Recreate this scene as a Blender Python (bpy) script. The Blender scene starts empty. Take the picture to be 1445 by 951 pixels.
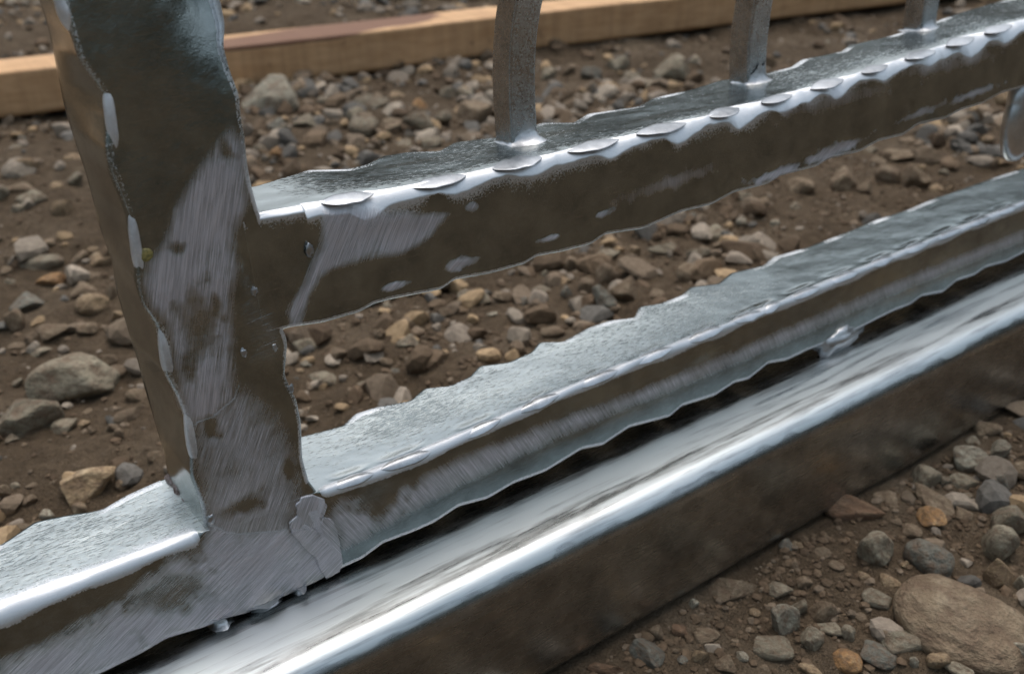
import bpy, math, random
import numpy as np
from mathutils import Matrix, Vector

random.seed(7); RNG = np.random.default_rng(7)
S = bpy.context.scene
COL = S.collection

# ------------------------------------------------------------------ camera
F, CX, CY = 1400.0, 722.5, 475.5            # focal length and centre in photo pixels (1445 x 951)
D0 = 0.39                                   # metres to the inner corner of the upper joint
LEAN = math.radians(6.0)                    # the railing leans back a little
def nrm(a): return a / np.linalg.norm(a)
cU = nrm(np.array([3040 - CX, -349 - CY, F]))
cD = np.array([960 - CX, 3450 - CY, F]); cD = nrm(cD - cU * (cD @ cU))
cV = -cD
cW = np.cross(cU, cV)
if cW[2] > 0: cW = -cW
P0 = np.array([360 - CX, 290 - CY, F]) / F * D0
EU = np.array([1.0, 0, 0]); EV = np.array([0, math.sin(LEAN), math.cos(LEAN)]); EW = np.array([0, -math.cos(LEAN), math.sin(LEAN)])
RT_V, RT_BOT = -0.1855, -0.2700             # bottom tube: top and underside along the fence's own up axis
RT_WF, RT_WB = 0.0425, -0.030
Z0 = 0.002 - (RT_BOT * EV[2] + RT_WF * EW[2])   # front lower edge of the tube just above the dirt
ORG = np.array([0, 0, Z0])
def fw(p):                                   # fence coordinates (u, v, w) -> world
    p = np.asarray(p, float)
    return ORG + p[..., 0:1] * EU + p[..., 1:2] * EV + p[..., 2:3] * EW
def c2w(c): return (c @ cU) * EU + (c @ cV) * EV + (c @ cW) * EW
CAM = ORG + c2w(-P0)
def ray(x, y): return np.array([x - CX, y - CY, F]) / F
def on_w(x, y, w=0.0):
    r = ray(x, y); t = ((P0 @ cW) + w) / (r @ cW); p = r * t - P0
    return np.array([p @ cU, p @ cV, p @ cW])
def on_v(x, y, v):
    r = ray(x, y); t = ((P0 @ cV) + v) / (r @ cV); p = r * t - P0
    return np.array([p @ cU, p @ cV, p @ cW])
def on_u(x, y, u):
    r = ray(x, y); t = ((P0 @ cU) + u) / (r @ cU); p = r * t - P0
    return np.array([p @ cU, p @ cV, p @ cW])
def on_z(x, y, z=0.0):                       # photo pixel -> world point at height z, and its distance along the axis
    d = c2w(ray(x, y)); t = (z - CAM[2]) / d[2]
    return CAM + d * t, t
cam_d = bpy.data.cameras.new('camera'); cam = bpy.data.objects.new('camera', cam_d); COL.objects.link(cam)
cam_d.sensor_width = 36; cam_d.lens = F / 1445 * 36; cam_d.clip_start = 0.01; cam_d.clip_end = 500
right, down, fwd = c2w(np.array([1., 0, 0])), c2w(np.array([0, 1., 0])), c2w(np.array([0, 0, 1.]))
M = Matrix.Identity(4)
for i in range(3):
    M[i][0] = right[i]; M[i][1] = -down[i]; M[i][2] = -fwd[i]; M[i][3] = CAM[i]
cam.matrix_world = M
cam_d.dof.use_dof = True; cam_d.dof.focus_distance = 0.44; cam_d.dof.aperture_fstop = 11
S.camera = cam

# ------------------------------------------------------------------ sky, sun, exposure (overcast)
SUN_EL, SUN_AZ = math.radians(70), math.radians(35)     # azimuth measured from +Y (behind the railing) towards +X
wd = bpy.data.worlds.new('World'); S.world = wd; wd.use_nodes = True
nt = wd.node_tree; nt.nodes.clear()
sky = nt.nodes.new('ShaderNodeTexSky'); sky.sky_type = 'NISHITA'; sky.sun_disc = False
sky.sun_elevation = SUN_EL; sky.sun_rotation = SUN_AZ
sky.air_density = 1.0; sky.dust_density = 4.0; sky.ozone_density = 1.0
hs = nt.nodes.new('ShaderNodeHueSaturation'); hs.inputs['Saturation'].default_value = 0.6; hs.inputs['Hue'].default_value = 0.475
bg = nt.nodes.new('ShaderNodeBackground'); bg.inputs['Strength'].default_value = 0.12
wo = nt.nodes.new('ShaderNodeOutputWorld')
nt.links.new(sky.outputs[0], hs.inputs['Color']); nt.links.new(hs.outputs[0], bg.inputs['Color']); nt.links.new(bg.outputs[0], wo.inputs['Surface'])
sl = bpy.data.lights.new('sun', 'SUN'); sl.energy = 0.9; sl.angle = math.radians(50); sl.color = (1.0, 0.96, 0.9)
so = bpy.data.objects.new('sun', sl); COL.objects.link(so)
sd = Vector((math.sin(SUN_AZ) * math.cos(SUN_EL), math.cos(SUN_AZ) * math.cos(SUN_EL), math.sin(SUN_EL)))
so.rotation_euler = sd.to_track_quat('Z', 'Y').to_euler(); so.location = sd * 5
S.view_settings.view_transform = 'Standard'; S.view_settings.look = 'None'; S.view_settings.gamma = 1.0
S.view_settings.exposure = 0.6

# ------------------------------------------------------------------ helpers
def tag(o, label=None, cat=None, group=None, kind=None):
    if label: o['label'] = label
    if cat: o['category'] = cat
    if group: o['group'] = group
    if kind: o['kind'] = kind
    return o
def _h(ix, iy, iz, seed):
    n = (ix * 374761393 + iy * 668265263 + iz * 2147483647 + seed * 144665) & 0xffffffff
    n = ((n ^ (n >> 13)) * 1274126177) & 0xffffffff
    n = ((n ^ (n >> 15)) * 2246822519) & 0xffffffff
    return ((n ^ (n >> 16)) & 0xffffff) / float(0xffffff) * 2 - 1
def vnoise(x, y, z=0.0, seed=0):
    x, y, z = np.broadcast_arrays(np.asarray(x, float), np.asarray(y, float), np.asarray(z, float))
    ix, iy, iz = np.floor(x).astype(np.int64), np.floor(y).astype(np.int64), np.floor(z).astype(np.int64)
    fx, fy, fz = x - ix, y - iy, z - iz
    fx, fy, fz = [t * t * t * (t * (t * 6 - 15) + 10) for t in (fx, fy, fz)]
    r = 0
    for a in (0, 1):
        for b in (0, 1):
            for c in (0, 1):
                wgt = (fx if a else 1 - fx) * (fy if b else 1 - fy) * (fz if c else 1 - fz)
                r = r + wgt * _h(ix + a, iy + b, iz + c, seed)
    return r
def fbm(x, y, z=0.0, seed=0, octv=4, gain=0.5):
    r, a = 0, 1.0
    for i in range(octv):
        r = r + a * vnoise(x * 2 ** i + i * 17.3, y * 2 ** i + i * 5.1, np.asarray(z) * 2 ** i, seed + i); a *= gain
    return r
def sstep(a, b, x):
    t = np.clip((x - a) / (b - a), 0, 1); return t * t * (3 - 2 * t)
def mesh_np(name, verts, quads, mat, parent=None, smooth=True, attrs=None):
    verts = np.asarray(verts, np.float32); quads = np.asarray(quads, np.int32); k = quads.shape[1]
    me = bpy.data.meshes.new(name)
    me.vertices.add(len(verts)); me.vertices.foreach_set('co', verts.ravel())
    me.loops.add(quads.size); me.loops.foreach_set('vertex_index', quads.ravel())
    me.polygons.add(len(quads)); me.polygons.foreach_set('loop_start', np.arange(0, quads.size, k, dtype=np.int32))
    me.polygons.foreach_set('use_smooth', np.full(len(quads), smooth))
    me.update(calc_edges=True)
    for nme, typ, arr in (attrs or []):
        at = me.attributes.new(nme, typ, 'POINT')
        at.data.foreach_set('value' if typ == 'FLOAT' else ('vector' if typ == 'FLOAT_VECTOR' else 'color'), np.asarray(arr, np.float32).ravel())
    if mat: me.materials.append(mat)
    o = bpy.data.objects.new(name, me); COL.objects.link(o)
    if parent: o.parent = parent
    return o
def grid_quads(n, m, closed=False):          # n sections of m points
    i = np.arange(n - 1)[:, None]; mm = m if closed else m - 1
    j = np.arange(mm)[None, :]; j2 = (j + 1) % m
    return np.stack(np.broadcast_arrays(i * m + j, i * m + j2, (i + 1) * m + j2, (i + 1) * m + j), -1).reshape(-1, 4)
def poly_interp(pts):                        # sorted (x, y) -> function with smoothed linear interpolation
    a = np.array(sorted(map(tuple, pts)))
    def g(x):
        r = 0
        for d in (-1.5e-3, -.75e-3, 0, .75e-3, 1.5e-3): r = r + np.interp(x + d, a[:, 0], a[:, 1])
        return r / 5
    return g

# ------------------------------------------------------------------ materials
def new_mat(name):
    m = bpy.data.materials.new(name); m.use_nodes = True
    n = m.node_tree.nodes; n.clear()
    out = n.new('ShaderNodeOutputMaterial'); b = n.new('ShaderNodeBsdfPrincipled')
    m.node_tree.links.new(b.outputs[0], out.inputs['Surface'])
    return m, n, m.node_tree.links, b
def noise(n, l, vec, scale, detail=3.0, rough=0.55, dist=0.0):
    t = n.new('ShaderNodeTexNoise'); t.inputs['Scale'].default_value = scale; t.inputs['Detail'].default_value = detail
    t.inputs['Roughness'].default_value = rough; t.inputs['Distortion'].default_value = dist
    if vec is not None: l.new(vec, t.inputs['Vector'])
    return t.outputs['Fac']
def ramp(n, l, fac, stops):
    r = n.new('ShaderNodeValToRGB'); e = r.color_ramp.elements
    while len(e) < len(stops): e.new(0.5)
    for i, (p, c) in enumerate(stops):
        e[i].position = p; e[i].color = (c[0], c[1], c[2], 1) if not isinstance(c, (int, float)) else (c, c, c, 1)
    l.new(fac, r.inputs['Fac']); return r.outputs['Color']
def math_n(n, l, op, a, b=None, clamp=False):
    t = n.new('ShaderNodeMath'); t.operation = op; t.use_clamp = clamp
    for i, v in enumerate((a, b)):
        if v is None: continue
        if isinstance(v, (int, float)): t.inputs[i].default_value = v
        else: l.new(v, t.inputs[i])
    return t.outputs[0]
def mix_c(n, l, fac, a, b, mode='MIX'):
    t = n.new('ShaderNodeMix'); t.data_type = 'RGBA'; t.blend_type = mode
    for key, v in ((0, fac), (6, a), (7, b)):
        if isinstance(v, (int, float)): t.inputs[key].default_value = v
        elif isinstance(v, tuple): t.inputs[key].default_value = (*v, 1)
        else: l.new(v, t.inputs[key])
    return t.outputs[2]
def mapping(n, l, vec, scale, rot=(0, 0, 0)):
    t = n.new('ShaderNodeMapping'); t.inputs['Scale'].default_value = scale; t.inputs['Rotation'].default_value = rot
    l.new(vec, t.inputs['Vector']); return t.outputs[0]
def bump(n, l, h, strength, dist, prev=None):
    t = n.new('ShaderNodeBump'); t.inputs['Strength'].default_value = strength; t.inputs['Distance'].default_value = dist
    l.new(h, t.inputs['Height'])
    if prev is not None: l.new(prev, t.inputs['Normal'])
    return t.outputs[0]

def zinc(name, base=(0.40, 0.43, 0.41), ground=(0.80, 0.78, 0.82), r0=0.2, mott=0.25, fine=0.1, use_grind=True, streak=(1, 1, 1), speck=False, fibre=(260, 900, 900), tube=False, bloom_sheen=(0.56, 0.61, 0.61)):
    """hot-dip galvanised steel; 'grind' marks where the coat was worked with a grinder"""
    m, n, l, b = new_mat(name)
    tc = n.new('ShaderNodeTexCoord').outputs['Object']
    b.inputs['Metallic'].default_value = 1.0
    st = mapping(n, l, tc, streak)
    big = noise(n, l, tc, 60, 4, 0.6); mid = noise(n, l, st, 350, 4, 0.65); tiny = noise(n, l, st, 1600, 3, 0.6)
    col = mix_c(n, l, ramp(n, l, noise(n, l, tc, 45, 6, 0.7), [(0.32, 0.0), (0.68, 1.0)]), tuple(c * 0.62 for c in base), tuple(c * 1.08 for c in base))
    col = mix_c(n, l, ramp(n, l, noise(n, l, tc, 900, 3, 0.7), [(0.60, 0.0), (0.74, 1.0)]), col, tuple(min(1, c * 1.2) for c in base))
    rgh = math_n(n, l, 'ADD', math_n(n, l, 'MULTIPLY', mid, 0.30), r0 - 0.12)
    nor = bump(n, l, mid, mott, 0.0005)
    nor = bump(n, l, tiny, fine, 0.00025, nor)
    fa = n.new('ShaderNodeAttribute'); fa.attribute_name = 'frost_glint'; ta = n.new('ShaderNodeAttribute'); ta.attribute_name = 'bloom_sheen'  # masks that pale the zinc: part coat texture, part painted sky reflection
    n9 = noise(n, l, tc, 1100, 3, 0.7); fib = noise(n, l, mapping(n, l, tc, fibre, (0, 0, .5 if not tube else 0)), 1.0, 4, 0.65)
    fr = ramp(n, l, math_n(n, l, 'ADD', fa.outputs['Fac'], math_n(n, l, 'MULTIPLY', math_n(n, l, 'SUBTRACT', n9, .5), 1.7)), [(0.42, 0.0), (0.78, 1.0)])
    fr = math_n(n, l, 'MULTIPLY', fr, math_n(n, l, 'MULTIPLY', fa.outputs['Fac'], 3.0, True))
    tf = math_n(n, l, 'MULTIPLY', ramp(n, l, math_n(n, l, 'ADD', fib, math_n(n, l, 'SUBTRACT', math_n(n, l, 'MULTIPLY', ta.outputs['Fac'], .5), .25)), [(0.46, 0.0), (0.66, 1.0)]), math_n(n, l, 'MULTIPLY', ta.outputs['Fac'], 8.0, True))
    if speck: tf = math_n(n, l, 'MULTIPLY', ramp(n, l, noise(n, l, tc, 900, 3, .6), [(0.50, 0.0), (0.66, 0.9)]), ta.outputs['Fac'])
    col = mix_c(n, l, tf, col, bloom_sheen)  # pale tint: zinc mottling plus painted sky reflection on upward faces
    col = mix_c(n, l, fr, col, (0.80, 0.82, 0.84))  # white mixed into the edges: zinc build-up plus painted sky highlight
    fr = math_n(n, l, 'MAXIMUM', fr, math_n(n, l, 'MULTIPLY', tf, .75))
    m1 = n.new('ShaderNodeMix'); m1.data_type = 'FLOAT'; l.new(fr, m1.inputs[0]); l.new(rgh, m1.inputs[2]); m1.inputs[3].default_value = 0.46; rgh = m1.outputs[0]
    nor = bump(n, l, fr, 0.25 if not tube else .06, 0.0004, nor)
    hair = ramp(n, l, noise(n, l, mapping(n, l, tc, (90, 1900, 1900), (.3, .6, .4)), 1.0, 3, .6), [(0.63, 0.0), (0.74, 0.45)])
    col = mix_c(n, l, hair, col, (0.66, 0.67, 0.68))
    if use_grind:
        at = n.new('ShaderNodeAttribute'); at.attribute_name = 'grind'
        gc = n.new('ShaderNodeAttribute'); gc.attribute_name = 'gdir'
        s1 = noise(n, l, mapping(n, l, gc.outputs['Vector'], (2600, 70, 1)), 1.0, 3, 0.6)
        s2 = noise(n, l, mapping(n, l, gc.outputs['Vector'], (900, 30, 1)), 1.0, 2, 0.5)
        edge = math_n(n, l, 'ADD', math_n(n, l, 'MULTIPLY', math_n(n, l, 'SUBTRACT', s1, 0.5), 1.6), math_n(n, l, 'MULTIPLY', math_n(n, l, 'SUBTRACT', big, 0.5), 1.5))
        g = math_n(n, l, 'MULTIPLY', at.outputs['Fac'], math_n(n, l, 'ADD', edge, 1.0))
        g = ramp(n, l, g, [(0.22, 0.0), (0.95, 1.0)])
        scr = math_n(n, l, 'ADD', math_n(n, l, 'MULTIPLY', s1, 0.6), math_n(n, l, 'MULTIPLY', s2, 0.4))
        gcol = mix_c(n, l, ramp(n, l, scr, [(0.36, 0.0), (0.62, 1.0)]), tuple(c * 0.62 for c in ground), ground)
        col = mix_c(n, l, g, col, gcol)
        mx = n.new('ShaderNodeMix'); mx.data_type = 'FLOAT'
        l.new(g, mx.inputs[0]); l.new(rgh, mx.inputs[2]); mx.inputs[3].default_value = 0.58
        rgh = mx.outputs[0]
        nor = bump(n, l, math_n(n, l, 'MULTIPLY', scr, g), 0.7, 0.0006, nor)
    l.new(col, b.inputs['Base Color']); l.new(rgh, b.inputs['Roughness']); l.new(nor, b.inputs['Normal'])
    return m
M_POST = zinc('galvanised_post', r0=.15, mott=0.24, fine=0.34)
M_RAIL = zinc('galvanised_rail', r0=0.17, mott=0.10, fine=0.18, streak=(0.45, 1, 1))
M_TUBE = zinc('galvanised_tube', base=(0.47, 0.485, 0.485), r0=0.24, mott=0.06, fine=0.05, use_grind=False, streak=(0.15, 1, 1), fibre=(14, 260, 260), tube=True, bloom_sheen=(0.66, 0.71, 0.72))
M_BAL = zinc('galvanised_baluster', base=(0.56, 0.57, 0.58), r0=0.24, mott=0.35, fine=0.4, use_grind=False, speck=True)
M_SCALE = zinc('galvanised_scale', base=(0.58, 0.60, 0.62), r0=0.34, mott=0.12, fine=0.08, use_grind=False)
M_CHAIN = zinc('galvanised_bead', base=(0.78, 0.80, 0.82), r0=0.3, mott=0.12, fine=0.08, use_grind=False)
M_DRIP = zinc('galvanised_drip', base=(0.86, 0.88, 0.9), r0=0.55, mott=0.2, fine=0.1, use_grind=False)
M_WELD = zinc('galvanised_weld', base=(0.68, 0.69, 0.70), r0=0.3, mott=0.6, fine=0.3, use_grind=False)
def rust_mat():
    m, n, l, b = new_mat('rusty_weld'); tc = n.new('ShaderNodeTexCoord').outputs['Object']
    f = noise(n, l, tc, 500, 4)
    l.new(ramp(n, l, f, [(0.35, (0.10, 0.06, 0.045)), (0.6, (0.32, 0.27, 0.26))]), b.inputs['Base Color'])
    b.inputs['Metallic'].default_value = 0.5; b.inputs['Roughness'].default_value = 0.5
    l.new(bump(n, l, f, 0.6, 0.0006), b.inputs['Normal']); return m
M_RUST = rust_mat()

# ------------------------------------------------------------------ ground
def ground_h(x, y):
    return 0.010 * fbm(x * 2.3, y * 2.3, 0, 3, 3) + 0.0045 * fbm(x * 22, y * 22, 0, 5, 3) + .0016 * fbm(x * 85, y * 85, 0, 8, 2)
def gh0():                                   # keep the dirt level with the tube's foot
    xs = np.linspace(-0.2, 0.7, 40); return float(np.mean(ground_h(xs, np.full(40, -0.07))))
GH0 = gh0()
def gh(x, y):
    x = np.asarray(x, float); y = np.asarray(y, float)
    w = np.exp(-((y + 0.045) / 0.09) ** 2) * (x > -3) * (x < 4)
    return (ground_h(x, y) - GH0) * (1 - 0.75 * w)
def soil_mat():
    m, n, l, b = new_mat('soil'); tc = n.new('ShaderNodeTexCoord').outputs['Object']
    a = noise(n, l, tc, 7, 5, 0.6); c = noise(n, l, tc, 90, 5, 0.7); d = noise(n, l, tc, 600, 3, 0.7)
    col = ramp(n, l, a, [(0.3, (0.080, 0.058, 0.036)), (0.52, (0.124, 0.092, 0.060)), (0.72, (0.175, 0.138, 0.096))])
    col = mix_c(n, l, 0.75, col, ramp(n, l, c, [(0.3, (0.55, 0.52, 0.5)), (0.7, (1.25, 1.22, 1.2))]), 'MULTIPLY')
    col = mix_c(n, l, ramp(n, l, d, [(0.62, 0.0), (0.72, 0.7)]), col, (0.27, 0.22, 0.18))
    l.new(col, b.inputs['Base Color']); b.inputs['Roughness'].default_value = 0.95; b.inputs['Specular IOR Level'].default_value = 0.15
    nor = bump(n, l, c, 1.0, 0.010); nor = bump(n, l, d, 0.9, 0.0025, nor)
    l.new(nor, b.inputs['Normal']); return m
M_SOIL = soil_mat()
def axis(lo, hi, step, far):
    core = np.arange(lo, hi, step); g = step; out_r = []; x = hi
    while x < far: g *= 1.16; x += g; out_r.append(x)
    g = step; x = lo; out_l = []
    while x > -far: g *= 1.16; x -= g; out_l.append(x)
    return np.concatenate([out_l[::-1], core, out_r])
gx = axis(-0.75, 1.5, 0.004, 120); gy = axis(-0.45, 1.5, 0.004, 120)
GX, GY = np.meshgrid(gx, gy, indexing='ij')
near = (np.exp(-np.maximum(0, np.hypot(GX - .4, GY - .7) - 3) / 3))
GZ = gh(GX, GY) * near
ground = mesh_np('ground', np.stack([GX, GY, GZ], -1).reshape(-1, 3), grid_quads(len(gx), len(gy)), M_SOIL)
tag(ground, kind='structure')

# ------------------------------------------------------------------ far wood around the yard (shows in the metal)
def leaf_mat():
    m, n, l, b = new_mat('foliage'); tc = n.new('ShaderNodeTexCoord').outputs['Object']
    l.new(ramp(n, l, noise(n, l, tc, 1.3, 4), [(0.3, (0.020, 0.040, 0.022)), (0.7, (0.055, 0.085, 0.045))]), b.inputs['Base Color'])
    b.inputs['Roughness'].default_value = 0.7; return m
NL = 26000
th = RNG.uniform(0, 2 * math.pi, NL); zz = RNG.uniform(0, 1, NL) ** 0.9
top = 3.7 + 0.8 * vnoise(th * 6, 0, 0, 9) + 0.5 * vnoise(th * 17, 0, 0, 11)
R = 12 + RNG.uniform(-0.9, 0.9, NL) + 0.7 * vnoise(th * 9, zz * 3, 0, 4)
pc = np.stack([R * np.cos(th) + 0.4, R * np.sin(th) + 0.5, zz * top], -1)
ax1 = RNG.normal(size=(NL, 3)); ax1 /= np.linalg.norm(ax1, axis=1)[:, None]
ax2 = np.cross(ax1, RNG.normal(size=(NL, 3))); ax2 /= np.linalg.norm(ax2, axis=1)[:, None]
sz = RNG.uniform(0.12, 0.3, NL)[:, None]
lv = np.stack([pc - ax1 * sz, pc + ax2 * sz * .5, pc + ax1 * sz, pc - ax2 * sz * .5], 1).reshape(-1, 3)
wood_o = mesh_np('woodland', lv, np.arange(NL * 4).reshape(-1, 4), leaf_mat(), smooth=False)
tag(wood_o, 'dark green wood around the yard, mirrored in the zinc', 'wood', kind='stuff')

# ------------------------------------------------------------------ the railing
rail = bpy.data.objects.new('steel_railing', None); COL.objects.link(rail)
tag(rail, 'galvanised steel railing with hammered bars standing on the gravel', 'railing')
rail.location = Vector(fw(np.array([0, RT_BOT, 0.0])))
BASE = fw(np.array([0, RT_BOT, 0.0]))
def fl(p): return fw(p) - BASE               # mesh coordinates below the railing's Empty

def inpoly(x, y, poly):
    poly = np.asarray(poly); r = np.zeros(np.shape(x), bool); j = len(poly) - 1
    for i in range(len(poly)):
        xi, yi = poly[i]; xj, yj = poly[j]
        c = ((yi > y) != (yj > y)) & (x < (xj - xi) * (y - yi) / (yj - yi + 1e-12) + xi); r ^= c; j = i
    return r
def seg_dist(x, y, poly):
    d = np.full(np.shape(x), 1e9); poly = np.asarray(poly); j = len(poly) - 1
    for i in range(len(poly)):
        ax, ay = poly[j]; bx, by = poly[i]; dx, dy = bx - ax, by - ay
        t = np.clip(((x - ax) * dx + (y - ay) * dy) / (dx * dx + dy * dy + 1e-12), 0, 1)
        d = np.minimum(d, np.hypot(x - ax - t * dx, y - ay - t * dy)); j = i
    return d
def P(pts): return [on_w(*p)[:2] for p in pts]
# worked areas: outline in the photo -> plane of the railing, strength, direction of the strokes (degrees from u)
PATCH = [
    (P([(326,184),(300,215),(270,260),(250,300),(235,340),(212,372),(204,402),(214,436),(236,455),(244,500),(256,560),(268,600),(300,590),(330,560),(330,480),(325,420),(336,380),(330,330),(346,296),(352,280),(345,200)]), 1.0, 72, .006),
    (P([(262,590),(300,570),(345,545),(395,585),(415,640),(425,700),(420,770),(300,780),(285,715),(275,660)]), 0.7, 60, .012),
    (P([(330,330),(400,455),(400,520),(340,520)]), 0.30, 5, .006),
    (P([(458,299),(520,296),(600,303),(633,302),(608,335),(570,357),(520,366),(470,378),(452,392),(436,420),(425,455),(412,462),(405,440),(430,400),(452,350)]), 0.95, 58, .004),
    (P([(0,935),(60,912),(130,872),(195,834),(235,790),(285,775),(300,740),(345,745),(405,740),(470,790),(482,806),(340,872),(290,890),(150,951),(0,980)]), 0.9, 30, .009),
    (P([(455,735),(480,706),(560,690),(640,650),(760,602),(900,552),(1060,486),(1240,408),(1445,326),(1445,338),(1250,418),(1060,503),(900,568),(760,630),(640,688),(540,745),(485,775)]), 0.85, 118, .007),
]
def ell(px, py, a, b, ang=0):                 # photo ellipse -> plane of the railing (angles there run along the rail)
    on_rail = px > 440 or py > 780
    sa = (on_w(px + 5, py - 1.7)[0] - on_w(px - 5, py + 1.7)[0]) / 10 if on_rail else .00029
    sb = (on_w(px, py - 5)[1] - on_w(px, py + 5)[1]) / 10 if on_rail else .00029
    return on_w(px, py)[:2], a * sa, b * sb, math.radians((ang - 20) * .5 if on_rail else ang)
HOLES = [ell(283,462,26,46,-12), ell(252,352,11,9), ell(305,430,10,26,0), ell(240,838,46,34,25), ell(537,705,40,24,25), ell(345,713,30,14,0), ell(408,662,9,18),
         ell(296,600,12,20), ell(320,215,10,18)]
SPOTS = [ell(650,373,28,8,22)+(1.,35), ell(558,404,25,6,18)+(1.,35), ell(775,337,20,5,18)+(.9,20), ell(850,302,15,5,20)+(.9,40), ell(665,292,14,8,10)+(.8,50),
         ell(945,258,85,13,24)+(.6,92), ell(1095,246,48,9,26)+(1.,35), ell(1175,214,60,10,28)+(1.,35), ell(1300,160,44,8,26)+(.75,30), ell(1375,132,36,7,24)+(.75,30), ell(1180,142,130,13,18)+(.55,92), ell(1340,92,90,12,18)+(.6,92)]
def grind_of(u, v):
    g = np.zeros_like(u); ang = np.zeros_like(u)
    for poly, s, a, soft in PATCH:
        d = seg_dist(u, v, poly); k = inpoly(u, v, poly)
        m = np.where(k, sstep(0, 1, .5 + .5 * d / soft), sstep(0, 1, .5 - .5 * d / soft)) * s
        ang = np.where(m > g, a, ang); g = np.maximum(g, m)
    for (c, a, b, r) in HOLES:
        du, dv = u - c[0], v - c[1]; q = np.hypot((du * math.cos(r) + dv * math.sin(r)) / a, (-du * math.sin(r) + dv * math.cos(r)) / b)
        q = q * (1 + .45 * fbm(u * 130, v * 130, 0, 17, 3)); g *= sstep(.3, 1.5, q) * .68 + .32
    for (c, a, b, r, s, an) in SPOTS:
        du, dv = u - c[0], v - c[1]; q = np.hypot((du * math.cos(r) + dv * math.sin(r)) / a, (-du * math.sin(r) + dv * math.cos(r)) / b)
        q = q * (1 + .35 * fbm(u * 160, v * 160, 0, 18, 3)); m = (1 - sstep(.1, 1.35, q)) * s; ang = np.where(m > g, an, ang); g = np.maximum(g, m)
    an = np.radians(ang)
    gd = np.stack([-u * np.sin(an) + v * np.cos(an), u * np.cos(an) + v * np.sin(an), ang * 3.1], -1)
    return g, gd
def dents(u, v, lst):
    h = np.zeros_like(u)
    for (c, a, b, r, dep) in lst:
        du, dv = u - c[0], v - c[1]
        q = ((du * math.cos(r) + dv * math.sin(r)) / a) ** 2 + ((-du * math.sin(r) + dv * math.cos(r)) / b) ** 2
        h = h - dep * np.exp(-q * 1.6)
    return h
def bez(p0, p1, p2, t):
    t = t[:, None]; return (1 - t) ** 2 * p0 + 2 * t * (1 - t) * p1 + t ** 2 * p2
def cap(A):                                  # close both ends of a bar
    e0, e1 = A[:1].mean(1, keepdims=True) + 0 * A[:1], A[-1:].mean(1, keepdims=True) + 0 * A[-1:]
    return np.concatenate([e0, A, e1])
def build_bar(name, sec, mat, parent, frost_glint=None, bloom_sheen=None):
    """sec: list over sections of (K,3) fence points and front mask"""
    A = cap(np.asarray(sec)); n, k = A.shape[:2]
    if frost_glint is not None: frost_glint = np.vstack([frost_glint[:1], frost_glint, frost_glint[-1:]])
    if bloom_sheen is not None: bloom_sheen = np.vstack([bloom_sheen[:1], bloom_sheen, bloom_sheen[-1:]])
    g, gd = grind_of(A[..., 0].ravel(), A[..., 1].ravel())
    g = g * (A[..., 2].ravel() > -0.006)
    q = grid_quads(n, k, True)
    V3 = fl(A.reshape(-1, 3))
    o = mesh_np(name, V3, q, mat, parent, attrs=[('grind', 'FLOAT', g), ('gdir', 'FLOAT_VECTOR', gd), ('frost_glint', 'FLOAT', np.zeros(n * k) if frost_glint is None else frost_glint.ravel()), ('bloom_sheen', 'FLOAT', np.zeros(n * k) if bloom_sheen is None else bloom_sheen.ravel())])
    return o

# ---- traced edges of the upper rail
UT = [(372,299),(418,295),(465,286),(556,269),(593,264),(667,247),(710,237),(791,217),(815,213),(875,198),(916,187),(970,175),(1003,166),(1060,150),(1083,145),(1127,133),(1157,124),(1197,111),(1223,103),(1261,91),(1288,82),(1322,72),(1345,64),(1379,53),(1403,45),(1445,31)]
UB = [(411,463),(455,457),(508,442),(529,430),(556,423),(623,410),(643,396),(690,388),(741,374),(758,363),(792,357),(835,346),(855,332),(909,324),(936,312),(960,301),(1005,290),(1036,273),(1083,261),(1103,249),(1153,236),(1170,226),(1214,215),(1241,200),(1275,192),(1295,178),(1335,168),(1356,157),(1386,148),(1413,133),(1445,124)]
UK = [(360,262),(401,249),(434,239),(488,237),(515,232),(539,220),(572,214),(616,212),(640,200),(697,192),(764,173),(805,172),(828,160),(896,150),(919,138),(973,126),(1013,114),(1060,108),(1113,94),(1130,84),(1184,72),(1197,64),(1255,50),(1318,30),(1352,18),(1386,8),(1413,1)]
LT = [(0,858),(34,849),(78,836),(111,824),(142,808),(169,796),(209,778),(243,770),(270,758),(300,742),(449,694),(497,679),(527,667),(608,637),(641,620),(689,602),(707,588),(768,566),(795,550),(852,532),(875,518),(929,500),(953,486),(1000,471),(1024,458),(1079,440),(1104,425),(1139,413),(1164,401),(1218,379),(1268,359),(1315,340),(1360,321),(1401,304),(1445,287)]
LB = [(0,1012),(80,980),(149,951),(203,924),(236,904),(290,888),(318,876),(350,868),(400,848),(440,828),(479,807),(512,792),(541,770),(586,753),(615,740),(648,718),(689,707),(726,685),(771,668),(822,637),(852,631),(889,606),(946,591),(963,576),(1010,561),(1037,543),(1057,538),(1084,516),(1111,511),(1140,497),(1165,488),(1205,470),(1221,462),(1246,449),(1265,440),(1284,433),(1300,421),(1331,415),(1350,399),(1375,391),(1391,380),(1420,372),(1445,359)]
LK = [(0,765),(20,755),(51,738),(91,726),(142,713),(176,696),(226,674),(300,645),(431,613),(482,598),(502,583),(529,575),(576,563),(599,548),(633,539),(660,529),(677,516),(714,507),(748,495),(761,484),(791,479),(828,462),(859,450),(892,445),(902,433),(929,426),(960,415),(973,406),(1010,398),(1030,384),(1074,373),(1091,361),(1136,348),(1189,328),(1233,310),(1278,295),(1322,277),(1363,263),(1401,250),(1445,236)]
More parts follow.
